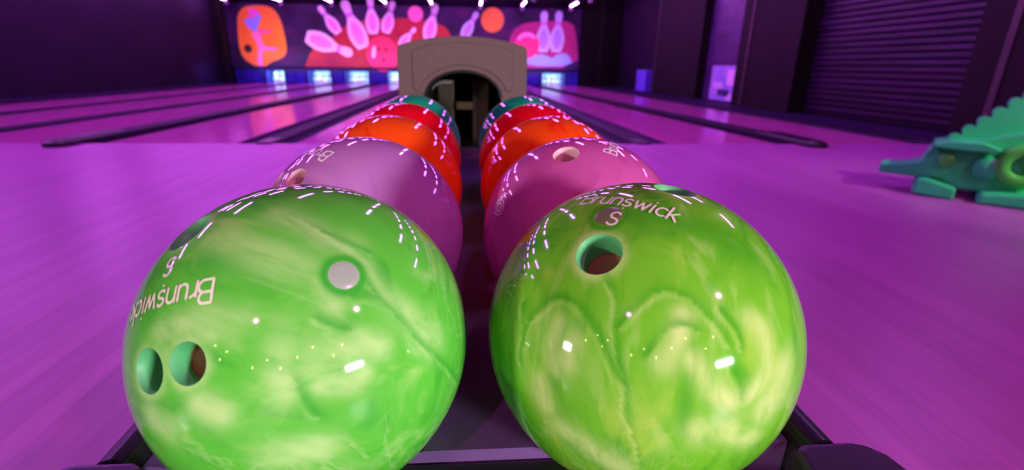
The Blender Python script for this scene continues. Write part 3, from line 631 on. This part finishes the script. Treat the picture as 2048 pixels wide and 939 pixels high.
for (x0, x1, nm), (e0, e1) in zip(decks, spans):
    dk = thing('pin_deck', nm[0].upper()*0+nm+', bright pale blue bay', 'pin deck', ((x0+x1)/2, PIT, 0), 0, 'lit pin decks under the painted wall')
    o = (x0+x1)/2
    obj('deck_floor', box(x0-o, x1-o, 0, 1.05, -.2, 0), M['lane'], dk)
    obj('pit_curtain', box(x0-o, x1-o, 1.05, 1.10, -.05, .6), M['curtain'], dk)
    obj('kickback', box(e0-o, x0-o, .0, 1.1, -.2, .56), M['kick'], dk, bevel=.01)
    obj('kickback', box(x1-o, e1-o, .0, 1.1, -.2, .56), M['kick'], dk, bevel=.01)
    obj('header', box(x0-o, x1-o, .0, .06, ZT, .56), M['kick'], dk, bevel=.008)
    for s in (x0-o, x1-o): obj('dark_post', box(s-.05, s+.05, -.03, .02, 0, .50), M['kick_dark'], dk, bevel=.006)
    w = (x1-x0)
    row = [(0, .22, 1), (-.5, .40, 0), (.5, .40, 0)]
    step = min(.152, w*.165)
    for rI in range(4):
        for k in range(rI+1):
            q = bpy.data.objects.new('bowling_pin', bme); C.objects.link(q)
            q.location = (o+(k-rI/2)*step*2, PIT+.18+rI*.22, 0)
            tag(q, 'white bowling pin standing in the '+nm, 'bowling pin', 'pins in the '+nm)
    l = bpy.data.lights.new('pin_deck_light', 'AREA'); l.shape = 'RECTANGLE'; l.size = w*.95; l.size_y = .10; l.energy = 16; l.color = (.30, .64, 1.0)
    lo = bpy.data.objects.new('pin_deck_light', l); C.objects.link(lo); lo.location = (o, PIT+.10, ZT+.07); lo.rotation_euler = (math.radians(38), 0, 0)
# the closed stretch of pit front hidden behind the hood, and the right end
struct('wall_pit', box(-1.9, 2.3, PIT, PIT+.1, -.2, .56), M['kick'])
struct('wall_end', box(4.56, XR, PIT+.1, PIT+.2, -.2, CH), M['wall_dark'])
struct('wall_above', box(XL, 4.6, PIT+.1, PIT+.2, 2.84, CH), M['wall_dark'])

# ------------------------------------------------------------------ ceiling lamps
hb = bmesh.new(); add_box(hb, -.06, .06, -.62, .62, .03, .07); add_box(hb, -.07, .07, .60, .62, -.17, .05); add_box(hb, -.02, .02, -.63, -.60, -.01, .03)  # deep plate at the far end added to keep light off the mural top
hm = bpy.data.meshes.new('housing'); hb.to_mesh(hm); hb.free(); hm.materials.append(M['housing'])
tb = bmesh.new(); rg = []
for y in (-.6, .6): rg.append([tb.verts.new((.026*math.cos(2*PI*k/6), y, .026*math.sin(2*PI*k/6))) for k in range(6)])
for k in range(6): tb.faces.new((rg[0][k], rg[0][(k+1) % 6], rg[1][(k+1) % 6], rg[1][k]))
tb.faces.new(rg[0]); tb.faces.new(rg[1])
bmesh.ops.recalc_face_normals(tb, faces=tb.faces[:]); tm = bpy.data.meshes.new('tube'); tb.to_mesh(tm); tb.free(); tm.materials.append(M['tube'])
rb = bmesh.new()
for y in (-.4, .4): add_box(rb, -.006, .006, y-.006, y+.006, .07, .225)
rm = bpy.data.meshes.new('rod'); rb.to_mesh(rm); rb.free(); rm.materials.append(M['housing'])
cols_near = [-8.3, -6.5, -4.7, -2.95, -1.1, .82, 2.55, 4.55]
cols_far = [-8.65, -6.71, -4.90, -2.93, -1.24, .58, 2.15, 4.0]
ordn = ['leftmost', 'second from the left', 'third from the left', 'fourth from the left', 'fifth from the left', 'sixth from the left', 'seventh from the left', 'rightmost']
rows = [4.0, 6.6, 9.2, 11.8, 14.4, 17.0, 19.75]
for ri, y in enumerate(rows):
    for ci in range(8):
        t = ri/(len(rows)-1); x = cols_near[ci]*(1-t)+cols_far[ci]*t
        if ri == len(rows)-1: lb, gp = 'glowing white tube lamp above the painted wall, '+ordn[ci]+' of its row', 'lamps above the painted wall'
        else: lb, gp = 'white tube lamp mirrored on the glossy balls', 'ceiling lamps mirrored on the balls'
        lp = thing('ceiling_lamp', lb, 'ceiling lamp', (x, y, 2.895), 0, gp)
        for n_, me_ in (('housing', hm), ('tube', tm), ('hanging_rod', rm)):
            q = bpy.data.objects.new(n_, me_); C.objects.link(q); q.parent = lp

# ------------------------------------------------------------------ green dinosaur ball ramp on the floor
Dn = D['dino']; e = Dn['e']
dn = thing('dinosaur_ball_ramp', 'green plastic dinosaur shaped ball ramp lying on the floor by the right wall', 'ball ramp', Dn['q0'], math.atan2(e[1], e[0]), None)
gp_ = mat('green_ramp_plastic', (.02, .62, .18), .42); N, L, bb = nodes(gp_)
rr = ramp(N, [(.3, (.02, .60, .19)), (.7, (.03, .70, .25))]); L.new(noise(N, L, coords(N, L), 6, 2), rr.inputs[0]); L.new(rr.outputs[0], bb.inputs['Base Color'])
gl = mat('grass_green_ramp_plastic', (.06, .66, .06), .42)
XE = 1.25
bumps = []
bl = Dn['bumps']; stp = (bl[-1][0]-bl[0][0])/4; rise = (bl[-1][1]-bl[0][1])/4
crest = [(.20, .315)]
for k in range(9):
    cx, cz = bl[0][0]+stp*k, bl[0][1]+rise*min(k, 5.5)-.012
    a0 = math.atan2(rise, stp) if k < 5 else 0
    for j in range(9):
        a = PI-PI*j/8+a0
        crest.append((cx+.031*math.cos(a), cz+.034*math.sin(a)))
outl = crest+[(XE-.45, .62), (XE-.42, .10), (.45, .06), (.335, .05), (.19, .13)]
outl = [(x, max(z, .045)) for x, z in outl]
obj('scalloped_back', prism(outl, .12, .22), gp_, dn, bevel=.010, seg=3)
body = [(.19, .30), (.27, .34), (.38, .36), (.50, .40), (XE-.45, .50), (XE-.42, .07), (.45, .05), (.33, .05), (.20, .13)]
obj('body', prism(body, .02, .34), gp_, dn, bevel=.02, seg=3)
sn = Dn['snout']; sn = [(x, max(z, .10)) for x, z in sn]
obj('snout', prism(sn, .0, .20), gp_, dn, bevel=.012, seg=3)
shf = [(.182, .322), (.263, .348), (.40, .352), (.492, .318), (.467, .300), (.333, .301), (.191, .306)]
obj('upper_jaw', prism(shf, -.10, .30), gp_, dn, bevel=.008, seg=3)
def cyl(name, cx, cz, r, y0, y1, m, hole=0.0):
    pr = [(0, y0), (r*.86, y0), (r, y0+.012), (r, y1), (0, y1)] if not hole else [(hole, y1), (hole, y0+.01), (hole+.006, y0), (r*.93, y0), (r, y0+.012), (r, y1)]
    o = obj(name, lathe(pr, 32), m, dn, smooth=True)
    # the lathe axis is turned to run along the part's depth
    for v in o.data.vertices: v.co = Vector((v.co.x+cx, v.co.z, v.co.y+cz))
    o.data.flip_normals()
    return o
cyl('eye', .268, .228, .042, -.045, .06, gl, .0)
cyl('wheel', .455, .205, .068, -.05, .06, gp_)
cyl('haunch', .60, .235, .12, -.06, .08, gl, .055)
obj('front_leg', prism([(.135, .012), (.150, .105), (.19, .112), (.345, .070), (.345, .0), (.28, .0)], -.09, .02), gp_, dn, bevel=.014, seg=3)
obj('hind_foot', prism([(.445, .0), (.452, .066), (.54, .078), (.80, .09), (.82, .0)], -.12, .05), gp_, dn, bevel=.018, seg=3)
obj('hind_foot', prism([(.445, .0), (.452, .066), (.54, .078), (.80, .09), (.82, .0)], .28, .40), gp_, dn, bevel=.018, seg=3)
obj('front_leg', prism([(.135, .0), (.150, .105), (.19, .112), (.345, .070), (.345, .0)], .26, .36), gp_, dn, bevel=.014, seg=3)

# ------------------------------------------------------------------ other lamps: the concourse behind the camera, then added lights in the hall
def area(name, loc, target, sx, sy, power, col, spread=180):
    l = bpy.data.lights.new(name, 'AREA'); l.shape = 'RECTANGLE'; l.size = sx; l.size_y = sy; l.energy = power; l.color = col; l.spread = math.radians(spread)
    o = bpy.data.objects.new(name, l); C.objects.link(o); o.location = loc
    o.rotation_euler = (Vector(target)-Vector(loc)).to_track_quat('-Z', 'Y').to_euler(); return o
def point(name, loc, power, col, r=.03):
    l = bpy.data.lights.new(name, 'POINT'); l.energy = power; l.color = col; l.shadow_soft_size = r
    o = bpy.data.objects.new(name, l); C.objects.link(o); o.location = loc; return o
BC = Vector((.0, .35, .57))
def at(az, el, d):
    a, e_ = math.radians(az), math.radians(el)
    return BC+Vector((math.sin(a)*math.cos(e_), -math.cos(a)*math.cos(e_), math.sin(e_)))*d
area('counter_screen', at(39, 4.5, 3.0), BC, .55, .14, 14, (.93, 1.0, .95), 70)
area('counter_screen', at(-63, 4, 3.0), BC, .26, .22, 6, (1.0, .95, .85), 70)
point('concourse_downlight', at(54, 38, 3.6), 185, (1.0, .22, .72), .05)
point('concourse_downlight', at(-25, 38, 3.6), 85, (1.0, .22, .72), .035)
for az, el in ((-52, 13), (-45, 19), (-37, 18), (-40, 13), (-20, 12), (-12, 17), (-4, 12), (6, 18), (16, 23), (35, 20), (28, 15)):
    point('pendant_bulb', at(az, el, 4.2), 2.5, (1.0, .72, .35), .022)
l = area('mural_washer', (-2.2, PIT-1.3, .62), (-2.2, PIT, 1.55), 12.5, .12, 55, (1.0, .48, .78), 110)  # added light that brightens the mural from below, no fixture there
l2 = area('lane_blue_strip', (-5.4, PIT-.9, 1.0), (-5.4, PIT+.3, .2), 6.0, .08, 22, (.22, .16, 1.0), 120)  # added blue light for the pit front, no fixture there
l4 = area('lane_blue_strip', (-8.7, PIT-1.6, .5), (-9.3, PIT-1.5, .3), .5, .2, 6, (.12, .08, 1.0), 150)  # added light for the blue glow on the left wall
l3 = area('lane_blue_strip', (3.4, PIT-.9, 1.0), (3.4, PIT+.3, .2), 2.2, .08, 22*.4, (.22, .16, 1.0), 120)  # added blue light for the right part of the pit front

w = bpy.data.worlds.new('dim_concourse'); bpy.context.scene.world = w; w.use_nodes = True
w.node_tree.nodes['Background'].inputs[0].default_value = (.55, .42, .55, 1); w.node_tree.nodes['Background'].inputs[1].default_value = .06

# ------------------------------------------------------------------ camera
cm = bpy.data.cameras.new('camera'); co = bpy.data.objects.new('camera', cm); C.objects.link(co)
K = D['cam']; rx, ry, rz_ = [Vector(v) for v in K['R']]
co.matrix_world = Matrix(((rx.x, ry.x, -rz_.x, 0), (rx.y, ry.y, -rz_.y, 0), (rx.z, ry.z, -rz_.z, .75), (0, 0, 0, 1)))
cm.sensor_width = 36; cm.lens = K['f']/2048*36
cm.shift_x = (1024-K['cx'])/2048; cm.shift_y = (K['cy']-469.5)/2048
cm.clip_start = .01; cm.clip_end = 60
cm.dof.use_dof = True; cm.dof.focus_distance = .36; cm.dof.aperture_fstop = 6.0
S = bpy.context.scene; S.camera = co
S.view_settings.view_transform = 'Standard'; S.view_settings.look = 'None'; S.view_settings.gamma = 1; S.view_settings.exposure = 0; S.view_settings.use_curve_mapping = False
area('concourse_spot', (4.6, .2, 2.7), (3.4, 2.75, .25), .12, .12, 4, (.95, 1.0, .9), 34)  # added white spot that brightens the dinosaur ramp
S.cycles.use_denoising = True
S.cycles.max_bounces = 6
S.cycles.caustics_reflective = False; S.cycles.caustics_refractive = False
